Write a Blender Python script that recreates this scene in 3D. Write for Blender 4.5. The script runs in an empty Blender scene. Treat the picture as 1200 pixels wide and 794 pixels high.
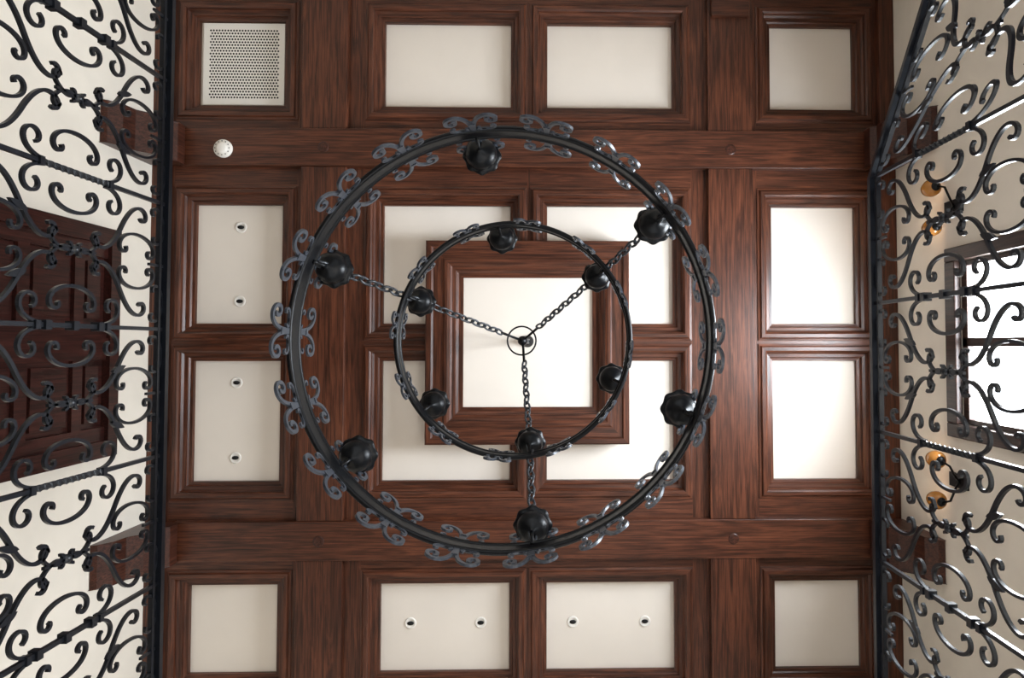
import bpy, math, random
from mathutils import Vector, Matrix
random.seed(4)
CZ=1.5            # camera height above the hall floor
H=5.5             # ceiling panels above camera
S=0.007275
CX,CY=-35.6,-3.1
def wx(r): return (r+CX)*S
def wy(r): return (r+CY)*S
def hz(h): return h+CZ

# ---------------------------------------------------------------- materials
def newmat(name):
    m=bpy.data.materials.new(name); m.use_nodes=True
    nt=m.node_tree; b=nt.nodes['Principled BSDF']
    return m,nt,b
def plain(name,col,rough=.5,metal=0,spec=.5,noise=0.0,nscale=20,emit=None,es=0,bump=0):
    m,nt,b=newmat(name)
    b.inputs['Base Color'].default_value=(*col,1); b.inputs['Roughness'].default_value=rough
    b.inputs['Metallic'].default_value=metal; b.inputs['Specular IOR Level'].default_value=spec
    if noise or bump:
        tc=nt.nodes.new('ShaderNodeTexCoord'); n=nt.nodes.new('ShaderNodeTexNoise')
        n.inputs['Scale'].default_value=nscale; n.inputs['Detail'].default_value=5
        nt.links.new(tc.outputs['Object'],n.inputs['Vector'])
        if noise:
            r=nt.nodes.new('ShaderNodeValToRGB')
            r.color_ramp.elements[0].position=.3; r.color_ramp.elements[1].position=.7
            r.color_ramp.elements[0].color=(*[c*(1-noise) for c in col],1)
            r.color_ramp.elements[1].color=(*[min(1,c*(1+noise)) for c in col],1)
            nt.links.new(n.outputs['Fac'],r.inputs['Fac']); nt.links.new(r.outputs['Color'],b.inputs['Base Color'])
        if bump:
            bp=nt.nodes.new('ShaderNodeBump'); bp.inputs['Strength'].default_value=bump; bp.inputs['Distance'].default_value=.004
            nt.links.new(n.outputs['Fac'],bp.inputs['Height']); nt.links.new(bp.outputs['Normal'],b.inputs['Normal'])
    if emit:
        b.inputs['Emission Color'].default_value=(*emit,1); b.inputs['Emission Strength'].default_value=es
    return m
def wood(name,axis,dark,light,rough=.34):
    m,nt,b=newmat(name)
    L=nt.links.new
    tc=nt.nodes.new('ShaderNodeTexCoord')
    def noise(sc_,along,scale,detail,dist):
        mp=nt.nodes.new('ShaderNodeMapping'); sc=[sc_]*3; sc[axis]=along; mp.inputs['Scale'].default_value=sc
        n=nt.nodes.new('ShaderNodeTexNoise'); n.inputs['Scale'].default_value=scale; n.inputs['Detail'].default_value=detail
        n.inputs['Roughness'].default_value=.6; n.inputs['Distortion'].default_value=dist
        L(tc.outputs['Object'],mp.inputs['Vector']); L(mp.outputs['Vector'],n.inputs['Vector']); return n
    def ramp(n,p0,p1,c0,c1):
        r=nt.nodes.new('ShaderNodeValToRGB'); r.color_ramp.elements[0].position=p0; r.color_ramp.elements[1].position=p1
        r.color_ramp.elements[0].color=(*c0,1); r.color_ramp.elements[1].color=(*c1,1); L(n.outputs['Fac'],r.inputs['Fac']); return r
    def mul(a,c,f):
        x=nt.nodes.new('ShaderNodeMixRGB'); x.blend_type='MULTIPLY'; x.inputs['Fac'].default_value=f
        L(a.outputs['Color'],x.inputs['Color1']); L(c.outputs['Color'],x.inputs['Color2']); return x
    n=noise(11,.9,1.4,6,2.2); r=ramp(n,.32,.68,dark,light)
    nf=noise(60,1.6,1.5,5,.5); rf=ramp(nf,.40,.54,(.22,.20,.20),(1,1,1))
    n2=noise(1,1,1.2,3,0); r2=ramp(n2,.35,.65,(.62,.58,.58),(1,1,1))
    o=mul(mul(r,rf,.75),r2,.75); L(o.outputs['Color'],b.inputs['Base Color'])
    bp=nt.nodes.new('ShaderNodeBump'); bp.inputs['Strength'].default_value=.35; bp.inputs['Distance'].default_value=.002
    L(nf.outputs['Fac'],bp.inputs['Height']); L(bp.outputs['Normal'],b.inputs['Normal'])
    b.inputs['Roughness'].default_value=rough; b.inputs['Specular IOR Level'].default_value=.36
    return m
DK=(.050,.0165,.0088); LT=(.155,.050,.0245)
WOODX=wood('stained_wood_grain_x',0,DK,LT)
WOODY=wood('stained_wood_grain_y',1,DK,LT)
WOODZ=wood('stained_wood_grain_z',2,(.035,.011,.007),(.10,.033,.019))
DOORM=wood('dark_red_door_wood',2,(.022,.006,.0045),(.060,.015,.011))
WOODD=wood('window_frame_wood',2,(.02,.012,.010),(.06,.03,.022))
PANEL=plain('cream_plaster_panel',(.77,.705,.63),.75,noise=.02,nscale=3)
WALLM=plain('cream_wall_plaster',(.76,.70,.61),.8,noise=.04,nscale=4,bump=.1)
IRON=plain('black_wrought_iron',(.003,.0035,.0045),.36,metal=0,spec=.2,noise=.3,nscale=60,bump=.15)
IRONC=plain('window_lit_iron_cresting',(.034,.041,.054),.40,metal=.1,spec=.5,noise=.3,nscale=60,bump=.1)  # same black iron, with bluish window sheen put into a lighter base colour
IRONL=plain('dark_iron_chain',(.028,.032,.038),.36,metal=.15,spec=.6,noise=.3,nscale=60)
IRONR=plain('black_painted_railing_iron',(.005,.0065,.010),.32,spec=.40,noise=.3,nscale=40,bump=.15)
WHITEP=plain('white_metal_enamel',(.82,.79,.74),.5)
DARKH=plain('dark_hole',(.006,.006,.006),.9)
AMBER=plain('amber_glass',(.32,.13,.028),.2,emit=(1,.42,.06),es=.05)
FLOORM=plain('dark_terracotta_floor_tiles',(.13,.09,.07),.5,noise=.2,nscale=4)
STONE=plain('plaster_soffit',(.62,.58,.52),.8,noise=.05)
BRASS=plain('aged_brass',(.35,.25,.12),.35,metal=1)

# ---------------------------------------------------------------- mesh builder
class MB:
    def __init__(s): s.v=[];s.f=[];s.m=[];s.mats=[];s.sm=[]
    def mi(s,mat):
        if mat not in s.mats: s.mats.append(mat)
        return s.mats.index(mat)
    def add(s,vs,fs,mat,smooth=False):
        o=len(s.v); s.v+= [tuple(v) for v in vs]; k=s.mi(mat)
        for f in fs: s.f.append([i+o for i in f]); s.m.append(k); s.sm.append(smooth)
    def box(s,a,b,mat):
        x0,x1=sorted((a[0],b[0]));y0,y1=sorted((a[1],b[1]));z0,z1=sorted((a[2],b[2]))
        v=[(x0,y0,z0),(x1,y0,z0),(x1,y1,z0),(x0,y1,z0),(x0,y0,z1),(x1,y0,z1),(x1,y1,z1),(x0,y1,z1)]
        s.add(v,[(0,3,2,1),(4,5,6,7),(0,1,5,4),(1,2,6,5),(2,3,7,6),(3,0,4,7)],mat)
    def rev(s,prof,c,mat,n=24,M=None,ruf=0,rk=8,smooth=True):
        vs=[];fs=[]
        for (r,z) in prof:
            for i in range(n):
                a=2*math.pi*i/n; rr=r*(1+ruf*math.cos(rk*a)*(1 if r>0.6*max(p[0] for p in prof) else 0))
                p=Vector((rr*math.cos(a),rr*math.sin(a),z))
                if M: p=M@p
                vs.append(p+Vector(c))
        for k in range(len(prof)-1):
            for i in range(n):
                j=(i+1)%n; fs.append((k*n+i,k*n+j,(k+1)*n+j,(k+1)*n+i))
        s.add(vs,fs,mat,smooth)
    def tube(s,pts,r,mat,n=8,closed=False,rr=None,smooth=True,twist=0):
        pts=[Vector(p) for p in pts]; N=len(pts); vs=[];fs=[]
        up=None
        for k,p in enumerate(pts):
            if closed: t=(pts[(k+1)%N]-pts[k-1]).normalized()
            else: t=(pts[min(k+1,N-1)]-pts[max(k-1,0)]).normalized()
            if up is None:
                up=Vector((0,0,1)) if abs(t.z)<.9 else Vector((1,0,0))
            u=(up-t*up.dot(t)).normalized(); w=t.cross(u); up=u
            rad=rr[k] if rr else r
            for i in range(n):
                a=2*math.pi*i/n+twist*k+math.pi/4*(n==4)
                vs.append(p+(u*math.cos(a)+w*math.sin(a))*rad)
        for k in range(N if closed else N-1):
            k2=(k+1)%N
            for i in range(n):
                j=(i+1)%n; fs.append((k*n+i,k*n+j,k2*n+j,k2*n+i))
        if not closed:
            fs.append(tuple(range(n))[::-1]); fs.append(tuple((N-1)*n+i for i in range(n)))
        s.add(vs,fs,mat,smooth)
    def ribbon(s,p2,w,d,fn,mat):
        N=len(p2); vs=[]
        for k in range(N):
            a=p2[max(k-1,0)];b=p2[min(k+1,N-1)]
            tx,ty=b[0]-a[0],b[1]-a[1]; l=math.hypot(tx,ty) or 1; nx,ny=-ty/l,tx/l
            x,y=p2[k]; ww=w/2
            for (q,e) in ((1,1),(1,-1),(-1,-1),(-1,1)):
                vs.append(fn(x+nx*ww*q,y+ny*ww*q,e*d/2))
        fs=[]
        for k in range(N-1):
            for i in range(4):
                j=(i+1)%4; fs.append((k*4+i,k*4+j,(k+1)*4+j,(k+1)*4+i))
        fs.append((0,1,2,3)); fs.append(tuple((N-1)*4+i for i in range(4)))
        s.add(vs,fs,mat)
    def obj(s,name,parent=None,bevel=0):
        me=bpy.data.meshes.new(name); me.from_pydata(s.v,[],s.f)
        for m in s.mats: me.materials.append(m)
        for p,k,sm in zip(me.polygons,s.m,s.sm): p.material_index=k; p.use_smooth=sm
        me.update(); o=bpy.data.objects.new(name,me); bpy.context.collection.objects.link(o)
        if parent: o.parent=parent
        if bevel:
            b=o.modifiers.new('bevel','BEVEL'); b.width=bevel; b.segments=2; b.limit_method='ANGLE'
        return o
def empty(name,loc=(0,0,0)):
    e=bpy.data.objects.new(name,None); bpy.context.collection.objects.link(e); e.location=loc; return e

# ---------------------------------------------------------------- ceiling
XL,XR=wx(-430),wx(430); YB,YF=wy(-440),wy(440)
def Z(d): return hz(H-d)
cols=[(-387.5,-287.5),(-170,-21.5),(21.5,170),(287.5,387.5)]
rows=[(-378.5,-278),(-160.5,-21.7),(21.7,160.5),(278,378.5)]
cells=[(c,r) for c in cols for r in rows]
FD=.10
cm=MB()
MW=20
holes=[(c[0]-MW,c[1]+MW,r[0]-MW,r[1]+MW) for c,r in cells]
xs=sorted({-430,430,*[h[0] for h in holes],*[h[1] for h in holes]})
ys=sorted({-440,440,*[h[2] for h in holes],*[h[3] for h in holes]})
for i in range(len(xs)-1):
    for j in range(len(ys)-1):
        mx=(xs[i]+xs[i+1])/2; my=(ys[j]+ys[j+1])/2
        if any(h[0]<mx<h[1] and h[2]<my<h[3] for h in holes): continue
        ww=xs[i+1]-xs[i]; hh=ys[j+1]-ys[j]
        mat=WOODY if hh>ww or any(abs(mx-q)<30 for q in (-225,225,-420,420,-275,275)) else WOODX
        cm.add([(wx(xs[i]),wy(ys[j]),Z(FD)),(wx(xs[i+1]),wy(ys[j]),Z(FD)),(wx(xs[i+1]),wy(ys[j+1]),Z(FD)),(wx(xs[i]),wy(ys[j+1]),Z(FD))],[(0,1,2,3)],mat)
def frame(x0,x1,y0,y1,prof,mb):
    for (o1,d1),(o2,d2) in zip(prof[:-1],prof[1:]):
        A=[(x0-o1,y0-o1),(x1+o1,y0-o1),(x1+o1,y1+o1),(x0-o1,y1+o1)]
        B=[(x0-o2,y0-o2),(x1+o2,y0-o2),(x1+o2,y1+o2),(x0-o2,y1+o2)]
        for k in range(4):
            j=(k+1)%4
            mb.add([(wx(A[k][0]),wy(A[k][1]),Z(d1)),(wx(A[j][0]),wy(A[j][1]),Z(d1)),(wx(B[j][0]),wy(B[j][1]),Z(d2)),(wx(B[k][0]),wy(B[k][1]),Z(d2))],[(0,1,2,3)],WOODX if k%2==0 else WOODY)
PROF=[(0,-.005),(0,.035),(3,.038),(4.5,.05),(4.5,.065),(8,.068),(10,.085),(10,.115),(12,.125),(16,.125),(17.5,.112),(20,.108),(20,FD)]
for c,r in cells:
    frame(c[0],c[1],r[0],r[1],PROF,cm)
    cm.add([(wx(c[0]),wy(r[0]),Z(0)),(wx(c[1]),wy(r[0]),Z(0)),(wx(c[1]),wy(r[1]),Z(0)),(wx(c[0]),wy(r[1]),Z(0))],[(0,1,2,3)],PANEL)
cm.box((XL-.2,YB-.2,Z(-.06)),(XR+.2,YF+.2,Z(-.2)),WOODX)
cm.obj('ceiling')
# central raised panel
bm=MB()
BP=[(0,.132),(0,.150),(5,.153),(8,.165),(8,.178),(12,.182),(14,.198),(14,.212),(17,.218),(20,.218),(22,.206),(33,.206),(35,.222),(40,.222),(41.5,.212),(41.5,0)]
frame(-74,74,-74,74,BP,bm)
bm.add([(wx(-74),wy(-74),Z(.132)),(wx(74),wy(-74),Z(.132)),(wx(74),wy(74),Z(.132)),(wx(-74),wy(74),Z(.132))],[(0,1,2,3)],PANEL)
bm.obj('ceiling_center_panel')
# beams
BD=.165
def beam(x0,x1,y0,y1,mat,d=BD,name='ceiling_beam'):
    b=MB(); b.box((wx(x0),wy(y0),Z(FD-.004)),(wx(x1),wy(y1),Z(d)),mat); return b.obj(name,bevel=.006)
for sx in(-1,1):
    for (y0,y1) in ((-412,-246),(-202,202),(246,412)):
        beam(*sorted((sx*209,sx*261)),y0,y1,WOODY,BD-.012)
for sy in(-1,1):
    y0,y1=sorted((sy*202,sy*246))
    b=MB()
    b.box((wx(-398),wy(y0),Z(FD-.004)),(wx(398),wy(y1),Z(BD)),WOODX)
    for sx in(-1,1):
        b.box((wx(sx*398),wy(y0+2),Z(FD-.004)),(wx(sx*412),wy(y1-2),Z(BD-.02)),WOODX)
        for rx in (sx*235,):
            b.rev([(0,-BD-.006),(.040,-BD-.006),(.046,-BD-.001)],(wx(rx),wy(sy*224),hz(H)),WOODZ,20)
    b.obj('ceiling_beam',bevel=.005)
for sx in(-1,1): 
    b=MB(); b.box((wx(sx*412),YB,Z(FD-.004)),(wx(sx*430),YF,Z(.15)),WOODY); b.obj('trim_1',bevel=.006)
for sy in(-1,1):
    b=MB(); b.box((wx(-412),wy(sy*412),Z(FD-.004)),(wx(412),wy(sy*440),Z(.15)),WOODX); b.obj('trim_2',bevel=.006)
for sy in(-1,):
    b=MB(); b.box((wx(213),wy(sy*412),Z(BD-.014)),(wx(257),wy(sy*380),Z(BD+.03)),WOODX); b.obj('beam_block',bevel=.008)

# downlights
for (rx,ry) in [(-338,-135),(-338,-48),(-340,47),(-340,134),(-136,325),(-55,325),(52,325),(136,325)]:
    b=MB(); c=(wx(rx),wy(ry),hz(H))
    b.rev([(.048,0),(.048,-.004),(.044,-.007),(.034,-.007),(.030,-.003),(.0,-.003)],c,WHITEP,28)
    M=Matrix.Diagonal((1.45,.85,1))
    b.rev([(0,-.009),(.019,-.009),(.019,-.003)],c,DARKH,16,M=M)
    b.obj('recessed_downlight')
# grille
c,r=cols[0],rows[0]
b=MB(); gx0,gx1,gy0,gy1=c[0]+3,c[1]-2,r[0]+1,r[1]-2
b.box((wx(gx0),wy(gy0),Z(0)),(wx(gx1),wy(gy1),Z(.012)),WHITEP)
n=24
for i in range(n):
    for j in range(n):
        x=wx(gx0+7+(gx1-gx0-14)*(i+.35+.5*(j%2))/n); y=wy(gy0+7+(gy1-gy0-14)*(j+.5)/n)
        b.add([(x+.0088*math.cos(a*math.pi/4),y+.0088*math.sin(a*math.pi/4),Z(.0128)) for a in range(8)],[tuple(range(8))],DARKH)
b.obj('ventilation_grille')
b=MB(); b.rev([(.075,0),(.075,-.018),(.066,-.026),(.050,-.028),(.046,-.04),(.030,-.046),(.0,-.048)],(wx(-348),wy(-221),Z(BD)),WHITEP,32)
for k in range(12):
    a=k*math.pi/6; b.rev([(.005,-.03),(.0,-.03)],(wx(-348)+.058*math.cos(a),wy(-221)+.058*math.sin(a),Z(BD)),DARKH,8)
b.obj('smoke_detector')

# ---------------------------------------------------------------- walls / floor
T=.2; GF=1.66      # gallery floor height above camera
def wall(name,boxes,mat=WALLM):
    b=MB()
    for a,c in boxes: b.box(a,c,mat)
    return b.obj(name)
DY0,DY1,DH=-.74,.70,4.80
wall('wall_left',[((XL-T,YB-T,0),(XL,YF+T,hz(H)))])
WY0,WY1,WH0,WH1=-.60,.56,2.5,4.50
wall('wall_right',[((XR,YB-T,0),(XR+T,WY0,hz(H))),((XR,WY1,0),(XR+T,YF+T,hz(H))),((XR,WY0,hz(WH1)),(XR+T,WY1,hz(H))),((XR,WY0,0),(XR+T,WY1,hz(WH0)))])
OPEN=hz(1.3)
wall('wall_back',[((XL,YB-T,OPEN),(XR,YB,hz(H)))])
wall('wall_front',[((XL,YF,OPEN),(XR,YF+T,hz(H)))])
wall('floor',[((XL-T,YB-1.5,-.1),(XR+T,YF+1.5,0))],FLOORM)
RLX=-1.775; RRX=1.45; RS=-.77
b=MB(); b.box((XL,YB,hz(GF)-.25),(RLX+.08,YF,hz(GF)),STONE); b.box((RLX+.08,YB,hz(GF)-.3),(RLX+.12,YF,hz(GF)+.01),WOODY); b.obj('balcony_floor')
b=MB(); b.box((RRX-.06,RS,hz(GF)-.25),(XR,YF,hz(GF)),STONE); b.box((RRX-.10,RS,hz(GF)-.3),(RRX-.06,YF,hz(GF)+.01),WOODY); b.obj('balcony_floor')
b=MB(); sl=.79; rise=.17; run=rise/sl
k=0
y=RS
while y-run>YB+.02:
    k+=1; zt=hz(GF)-rise*k
    b.box((RRX-.06,y-run,0),(XR-.002,y,zt),STONE)
    b.box((RRX-.07,y-run-.02,zt),(XR-.002,y,zt+.03),WOODX)
    y-=run
b.obj('staircase')

# corbels
for side in(-1,1):
    for sy in(-1,1):
        xw=XL+.004 if side<0 else XR-.004; b=MB(); dirx=-side
        yy=wy(sy*224); w=.16
        H2=H-.005
        prof=[(0,H2-.17),(.28,H2-.17),(.28,H2-.27),(.24,H2-.31),(.24,H2-.40),(.20,H2-.47),(.12,H2-.55),(.10,H2-.66),(.04,H2-.74),(0,H2-.76)]
        n=len(prof); vs=[(xw+dirx*a,yy-w,hz(h)) for a,h in prof]+[(xw+dirx*a,yy+w,hz(h)) for a,h in prof]
        fs=[tuple(range(n)),tuple(range(n,2*n))[::-1]]+[(i,(i+1)%n,n+(i+1)%n,n+i) for i in range(n)]
        b.add(vs,fs,WOODZ); b.obj('wooden_corbel',bevel=.006)

# door
d=empty('door_1')
b=MB(); fx=XL+.001
for (y0,y1,h0,h1) in ((DY0-.12,DY0,GF,DH),(DY1,DY1+.12,GF,DH),(DY0-.12,DY1+.12,DH,DH+.10)):
    b.box((fx,y0,hz(h0)),(fx+.07,y1,hz(h1)),DOORM)
b.obj('door_casing',d)
b=MB()
ym=(DY0+DY1)/2
b.box((fx,ym-.03,hz(GF)),(fx+.055,ym+.03,hz(DH)),DOORM)
for (y0,y1) in ((DY0,ym-.03),(ym+.03,DY1)):
    b.box((fx,y0,hz(GF)),(fx+.012,y1,hz(DH)),DOORM)
    for e in (y0,y1-.10): b.box((fx+.012,e,hz(GF)),(fx+.04,e+.10,hz(DH)),DOORM)
    h=GF
    while h<DH-.1:
        b.box((fx+.012,y0+.10,hz(h)),(fx+.04,y1-.10,hz(min(h+.09,DH))),DOORM)
        b.box((fx+.012,y0+.14,hz(h+.13)),(fx+.032,y1-.14,hz(min(h+.43,DH-.06))),DOORM)
        h+=.47
b.obj('door_leaves',d)
b=MB()
b.tube([(fx+.03,ym-.08,hz(GF+1.0)),(fx+.08,ym-.08,hz(GF+1.0)),(fx+.08,ym-.18,hz(GF+1.0))],.01,BRASS); b.obj('door_handle',d)

# window
w=empty('window_1'); b=MB()
for (y0,y1,h0,h1) in ((WY0-.10,WY0+.0,WH0-.1,WH1+.12),(WY1,WY1+.10,WH0-.1,WH1+.12),(WY0,WY1,WH1,WH1+.12),(WY0-.0,WY1+.0,WH0-.12,WH0)):
    b.box((XR-.05,y0,hz(h0)),(XR-.001,y1,hz(h1)),WOODD)
b.obj('window_casing',w,bevel=.008)
b=MB(); wm=(WY0+WY1)/2
for (y0,y1) in ((WY0+.001,WY0+.04),(wm-.03,wm+.03),(WY1-.04,WY1-.001)): b.box((XR+.0,y0,hz(WH0)),(XR+.05,y1,hz(WH1)),WOODD)
for h in (WH0+.001,WH1-.061): b.box((XR+.0,WY0+.002,hz(h)),(XR+.05,WY1-.002,hz(h+.06)),WOODD)
b.box((XR+.01,WY0+.002,hz(WH1-.95)),(XR+.04,WY1-.002,hz(WH1-.92)),WOODD)
b.obj('window_sash',w,bevel=.004)

# ---------------------------------------------------------------- scroll curves
def scroll(kind,turn,p=3.0,base=.6,n=60,ts=1.0):
    pts=[(0,0)];th=0;x=y=0
    for i in range(n):
        s=(i+.5)/n; e=abs(2*s-1)**p
        k=turn*(ts if s<.5 else 1)*2*math.pi*(p+1)*e+base
        if kind=='S' and s<.5: k=-k
        ds=1/n
        th+=k*ds; x+=math.cos(th)*ds; y+=math.sin(th)*ds; pts.append((x,y))
    return pts
def fit(pts,A,B,flip=False):
    if flip: pts=[(x,-y) for x,y in pts]
    a=complex(*pts[0]);b=complex(*pts[-1]); r=(complex(*B)-complex(*A))/(b-a)
    o=[]
    for p in pts:
        z=(complex(*p)-a)*r+complex(*A); o.append((z.real,z.imag))
    return o
def horn(x,y,head,total,length,p,n=30):
    pts=[(x,y)]
    for i in range(n):
        s=(i+.5)/n; th=math.radians(head+total*s**p)
        x+=math.cos(th)*length/n; y+=math.sin(th)*length/n; pts.append((x,y))
    return pts
SC=scroll('C',1.5,2.6,2.2,64); SS=scroll('S',1.5,2.6,1.2,64)
SCs=scroll('C',1.1,2.4,2.0,36)

def module(W):
    L=[]
    def both(A,B,src,fl,w=.0125):
        L.append((fit(src,A,B,fl),w)); L.append((fit(src,(-A[0],A[1]),(-B[0],B[1]),not fl),w))
    k=W/.56
    both((.075*k,.62),(.185*k,.84),SS,False)
    both((.075*k,.38),(.185*k,.16),SS,True)
    both((.195*k,.43),(.195*k,.57),SC,True)
    both((.055,.76),(.05,.90),SC,False,.011)
    both((.055,.24),(.05,.10),SC,True,.011)
    both((.12*k,.93),(.215*k,.93),SCs,True,.010)
    both((.12*k,.07),(.215*k,.07),SCs,False,.010)
    both((.022,.53),(.05,.585),SCs,True,.010)
    both((.022,.47),(.05,.415),SCs,False,.010)
    for t,hd,tot in ((.64,100,330),(.36,-100,-330)):
        P=horn(.5*W-.008,t,hd,tot,.24,1.9); L.append((P,.011)); L.append(([(-x,y) for x,y in P],.011))
    return L
def leaf(c,ang,l,w):
    P=[]
    n=8
    for i in range(n+1):
        t=i/n; P.append((t*l, w*math.sin(math.pi*t)**.8*(1-.35*t)))
    for i in range(n-1,0,-1):
        t=i/n; P.append((t*l,-w*.8*math.sin(math.pi*t)**.8*(1-.35*t)))
    ca,sa=math.cos(ang),math.sin(ang)
    return [(c[0]+x*ca-y*sa,c[1]+x*sa+y*ca) for x,y in P]

def railing(name,X,y_bars,slope_from=None):
    b=MB(); base=1.84
    HR=2.9-base
    def zz(y,t):
        z=hz(base+t*HR)
        if slope_from is not None and y<slope_from: z-=.79*(slope_from-y)
        return z
    for i in range(len(y_bars)-1):
        y0,y1=y_bars[i],y_bars[i+1]; W=y1-y0; yc=(y0+y1)/2
        fn=lambda a,t,dd,yc=yc: (X+dd,yc+a,zz(yc+a,t))
        for P,w in module(W):
            b.ribbon(P,w,.013,fn,IRONR)
        for sg in(-1,1):
            for (c,a) in (((.10,.70),math.radians(70)),((.10,.30),math.radians(-70))):
                if (i+ (c[1]>.5)+(c[0]>.2))%2: continue
                Lf=leaf((sg*c[0],c[1]), a if sg>0 else math.pi-a,.075,.017)
                n=len(Lf)
                vs=[fn(x,y,.006) for x,y in Lf]+[fn(x,y,-.006) for x,y in Lf]
                b.add(vs,[tuple(range(n)),tuple(range(n,2*n))[::-1]]+[(q,(q+1)%n,n+(q+1)%n,n+q) for q in range(n)],IRONR)
        b.rev([(0,-.018),(.013,-.013),(.018,0),(.013,.013),(0,.018)],fn(0,.5,0),IRONR,10)
        for (ta,tb) in ((.0,.1),(.9,1.0),(.40,.60)):
            b.tube([fn(0,ta,0),fn(0,tb,0)],.008,IRONR,4,smooth=False)
    for i,y in enumerate(y_bars):
        f=lambda t,y=y:(X,y,zz(y,t))
        b.tube([f(0),f(.34)],.011,IRONR,4,smooth=False); b.tube([f(.66),f(1)],.011,IRONR,4,smooth=False)
        if i%2==0:
            b.tube([f(.34+.32*k/60) for k in range(61)],.013,IRONR,4,smooth=False,twist=.30)
        else:
            b.tube([f(.34),f(.66)],.012,IRONR,4,smooth=False)
            for t in (.38,.5,.62):
                p=Vector(f(t)); b.box(p-Vector((.017,.017,.013)),p+Vector((.017,.017,.013)),IRONR)
        for t in (.34,.66):
            p=Vector(f(t)); b.box(p-Vector((.015,.015,.010)),p+Vector((.015,.015,.010)),IRONR)
    Y0,Y1=y_bars[0],y_bars[-1]
    segs=[(Y0,Y1)] if slope_from is None else [(Y0,slope_from),(slope_from,Y1)]
    for (a,c) in segs:
        for (t,hw,hh) in ((1.0,.024,.012),(.965,.010,.008),(.035,.012,.010),(.0,.012,.010)):
            za,zc=zz(a,t),zz(c,t); vs=[]
            for (yy,z0) in ((a,za),(c,zc)):
                for (dx,dz) in ((-hw,-hh),(hw,-hh),(hw,hh),(-hw,hh)): vs.append((X+dx,yy,z0+dz))
            b.add(vs,[(0,1,2,3),(7,6,5,4),(0,4,5,1),(1,5,6,2),(2,6,7,3),(3,7,4,0)],IRONR)
    for y in y_bars[::2]:
        z=zz(y,0); b.box((X-.012,y-.012,z-.18),(X+.012,y+.012,z),IRONR)
    return b.obj(name)
railing('balcony_railing',RLX,[-.07+.56*k for k in range(-5,6)])
railing('balcony_railing',RRX,[RS+.58*k for k in range(-4,7)],slope_from=RS)

# ---------------------------------------------------------------- chandelier
ch=empty('chandelier')
ox,oy=-.261,-.030
angs=[math.radians(a) for a in (22,82,142,202,262,322)]
def crest(mb,R,h0,sgn,ang,sc,cx,cy):
    def fn(a,t,dd):
        th=ang+a/R; r=R+dd
        return (cx+r*math.cos(th),cy+r*math.sin(th),hz(h0+sgn*t))
    A=horn(.006,0,86,-440,.50,2.6,40)      # tall arm curling outward and back down
    kx=.66*sc; ky=.86*sc
    for m in(1,-1):
        mb.ribbon([(x*m*kx,y*ky) for x,y in A],.017*sc,.012,fn,IRONC)
        B=fit(SCs,(.034,.035),(.085,.045),False)
        mb.ribbon([(x*m*sc,y*sc) for x,y in B],.011*sc,.011,fn,IRONC)
    mb.ribbon([(-.014*sc,.09*sc),(.014*sc,.09*sc)],.018*sc,.020,fn,IRONC)
def ring(name,R,h0,h1,cx,cy,ncrest,sc,off):
    b=MB(); t=.007; n=128
    prof=[(R-t,hz(h0)),(R+t,hz(h0)),(R+t,hz(h1)),(R-t,hz(h1)),(R-t,hz(h0))]
    b.rev(prof,(cx,cy,0),IRON,n,smooth=False)
    for hh in (h0,h1):
        b.tube([(cx+(R)*math.cos(2*math.pi*i/n),cy+(R)*math.sin(2*math.pi*i/n),hz(hh)) for i in range(n)],.014,IRON,8,closed=True)
    for k in range(ncrest):
        a=off+2*math.pi*k/ncrest
        crest(b,R,h0,-1,a,sc,cx,cy); crest(b,R,h1,1,a,sc,cx,cy)
    return b.obj(name,ch)
RO,RI=.985,.672
ring('lower_ring',RO,2.98,3.08,ox,oy,18,1.0,math.radians(182))
ring('upper_ring',RI,3.68,3.76,ox,oy,12,.64,math.radians(187))
def cup(mb,cx,cy,R,h,a,s,hb):
    r=R-.045; c=Vector((cx+r*math.cos(a),cy+r*math.sin(a),hz(h)))
    mb.rev([(0,-.075*s),(.012*s,-.073*s),(.016*s,-.06*s),(.045*s,-.052*s),(.066*s,-.03*s),(.074*s,0),(.068*s,.022*s),(.055*s,.03*s)],c,IRON,28)
    mb.rev([(.03*s,.022*s),(.06*s,.018*s),(.086*s,.030*s),(.088*s,.036*s),(.05*s,.034*s),(.03*s,.034*s)],c,IRON,64,ruf=.05,rk=8)
    mb.rev([(.026*s,.03*s),(.026*s,.16*s),(.0,.16*s)],c,IRON,16)
    p0=Vector((cx+R*math.cos(a),cy+R*math.sin(a),hz(hb))); 
    q=c+Vector((0,0,-.07*s))
    mb.tube([p0,p0.lerp(q,.35)+Vector((0,0,-.01)),p0.lerp(q,.8)+Vector((0,0,-.012)),q],.009,IRON,8)
b=MB()
for a in angs: cup(b,ox,oy,RO,3.20,a,1.08,3.07)
for a in angs: cup(b,ox,oy,RI,3.88,a,1.03,3.75)
b.obj('candle_cups',ch)
def chain(mb,A,B,L=.070,W=.042,wire=.0070,mat=None):
    mat=mat or IRONL
    A=Vector(A);B=Vector(B); d=B-A; n=max(2,round(d.length/(L-2*wire+.004))); step=d/n; t=d.normalized()
    u=t.cross(Vector((0,0,1))); 
    if u.length<.1: u=Vector((1,0,0))
    u.normalize(); v=t.cross(u)
    for k in range(n):
        c=A+step*(k+.5); side=(u+v).normalized() if k%2==0 else (u-v).normalized()
        l=step.length+2*wire; pts=[]
        for i in range(14):
            a=2*math.pi*i/14; pts.append(c+t*(l/2)*math.cos(a)+side*(W/2)*math.sin(a))
        mb.tube(pts,wire,mat,6,closed=True)
b=MB()
hub=Vector((ox,oy,hz(4.62)))
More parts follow.
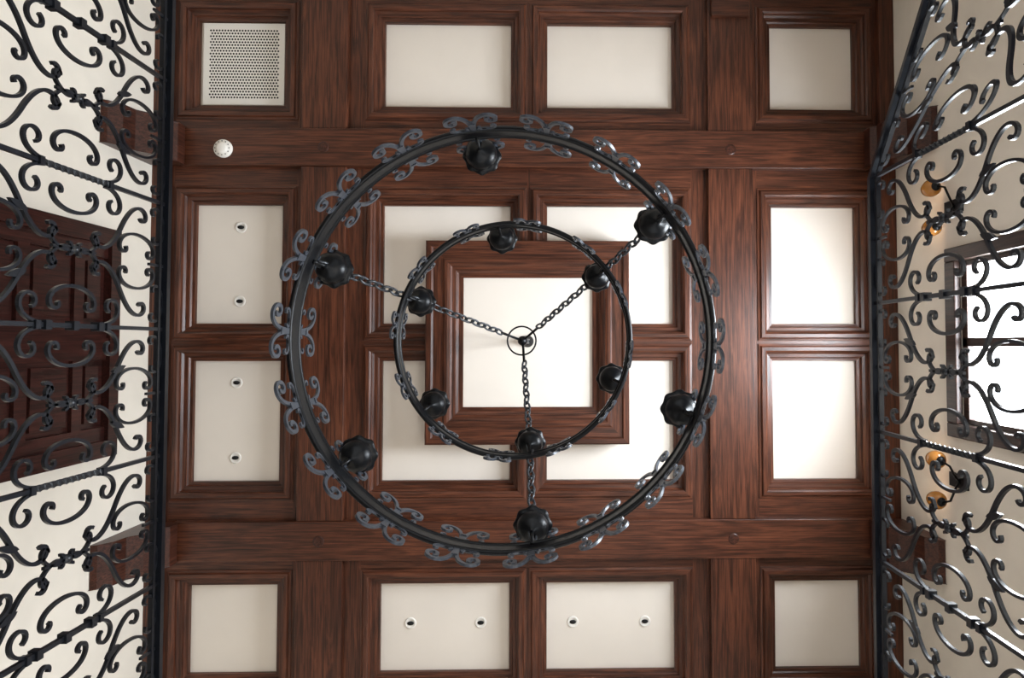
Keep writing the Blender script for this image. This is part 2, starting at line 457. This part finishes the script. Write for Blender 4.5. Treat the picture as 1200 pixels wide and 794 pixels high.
for a in (angs[1],angs[3],angs[5]):
    e=Vector((math.cos(a),math.sin(a),0))
    pi=Vector((ox,oy,hz(3.80)))+e*(RI-.01); po=Vector((ox,oy,hz(3.10)))+e*(RO-.012)
    m=hub.lerp(pi,.22)
    b.tube([hub,m],.009,IRON,8)
    chain(b,m,pi); chain(b,pi+Vector((0,0,-.02)),po)
    for pt in (pi,po): b.tube([pt+Vector((0,0,.02)),pt+Vector((0,0,-.05))],.010,IRON,8)
b.obj('chains',ch)
b=MB()
b.rev([(0,-.05),(.02,-.045),(.034,-.02),(.036,0),(.03,.025),(.016,.045),(.012,.09),(0,.09)],hub,IRON,20)
b.tube([(ox+.1*math.cos(i*math.pi/16),oy+.1*math.sin(i*math.pi/16),hz(4.50)) for i in range(32)],.006,IRON,8,closed=True)
for a in (angs[1],angs[3],angs[5]):
    b.tube([hub,(ox+.1*math.cos(a),oy+.1*math.sin(a),hz(4.50))],.006,IRON,6)
b.tube([hub+Vector((0,0,.05)),(ox,oy,hz(4.95))],.009,IRON,8)
b.obj('hub',ch)
b=MB(); chain(b,(ox,oy,hz(4.94)),(ox,oy,hz(5.30)))
b.rev([(0,-.09),(.02,-.085),(.03,-.05),(.045,-.03),(.05,-.01),(.05,0)],(ox,oy,hz(H-.132)),IRON,24)
b.obj('canopy',ch)

# ---------------------------------------------------------------- wall sconces
for yy in (-1.0,.97):
    s=empty('wall_sconce'); b=MB(); g=MB(); h=4.55
    b.box((XR-.02,yy-.05,hz(h-.10)),(XR-.001,yy+.05,hz(h+.10)),IRON)
    for sg in(-1,1):
        ge=Vector((XR-.15,yy+sg*.145,hz(h+.02)))
        b.tube([(XR-.01,yy,hz(h)),(XR-.08,yy+sg*.04,hz(h-.07)),(XR-.13,yy+sg*.12,hz(h-.09)),ge+Vector((0,0,-.05))],.008,IRON,8)
        b.rev([(0,-.06),(.024,-.054),(.034,-.040),(.034,-.030)],ge,IRON,20)
        g.rev([(0,-.047),(.038,-.038),(.060,-.008),(.064,.025),(.053,.065),(.038,.08)],ge,AMBER,24)
        pl=bpy.data.lights.new('sconce_bulb','POINT'); pl.energy=1.3; pl.color=(1,.66,.36); pl.shadow_soft_size=.03
        po_=bpy.data.objects.new('sconce_bulb',pl); bpy.context.collection.objects.link(po_); po_.location=ge+Vector((0,0,.05)); po_.parent=s
    b.obj('sconce_arms',s); g.obj('amber_shades',s)

# ---------------------------------------------------------------- light
wd=bpy.data.worlds.new('world'); bpy.context.scene.world=wd; wd.use_nodes=True
bg=wd.node_tree.nodes['Background']; bg.inputs['Color'].default_value=(.88,.94,1,1); bg.inputs['Strength'].default_value=3.4
def area(name,loc,rot,sx,sy,e,col):
    l=bpy.data.lights.new(name,'AREA'); l.shape='RECTANGLE'; l.size=sx; l.size_y=sy; l.energy=e; l.color=col
    o=bpy.data.objects.new(name,l); bpy.context.collection.objects.link(o); o.location=loc; o.rotation_euler=rot; return o
area('window_daylight',(XR+.30,-.03,hz(3.6)),(0,math.radians(90),0),2.2,1.3,540,(.86,.93,1))
area('hall_fill_light',(1.30,.6,1.4),(0,math.radians(125),0),1.6,3.5,76,(1,.96,.90))  # added fill lamp, low and out of view, to brighten the ceiling

sc=bpy.context.scene
sc.view_settings.view_transform='Standard'; sc.view_settings.look='None'; sc.view_settings.exposure=0
# ---------------------------------------------------------------- camera
cd=bpy.data.cameras.new('camera'); cam=bpy.data.objects.new('camera',cd); bpy.context.collection.objects.link(cam)
cd.sensor_width=36; cd.sensor_fit='HORIZONTAL'; cd.lens=22.5; cd.shift_x=-70/1200; cd.shift_y=-17/1200; cd.clip_start=.05
F=Vector((.02,-.032,1)).normalized(); R=Vector((1,0,-.02)); R=(R-F*R.dot(F)).normalized(); U=(-F).cross(R)
M=Matrix((R,U,-F)).transposed().to_4x4(); M.translation=Vector((0,0,CZ)); cam.matrix_world=M
sc.camera=cam
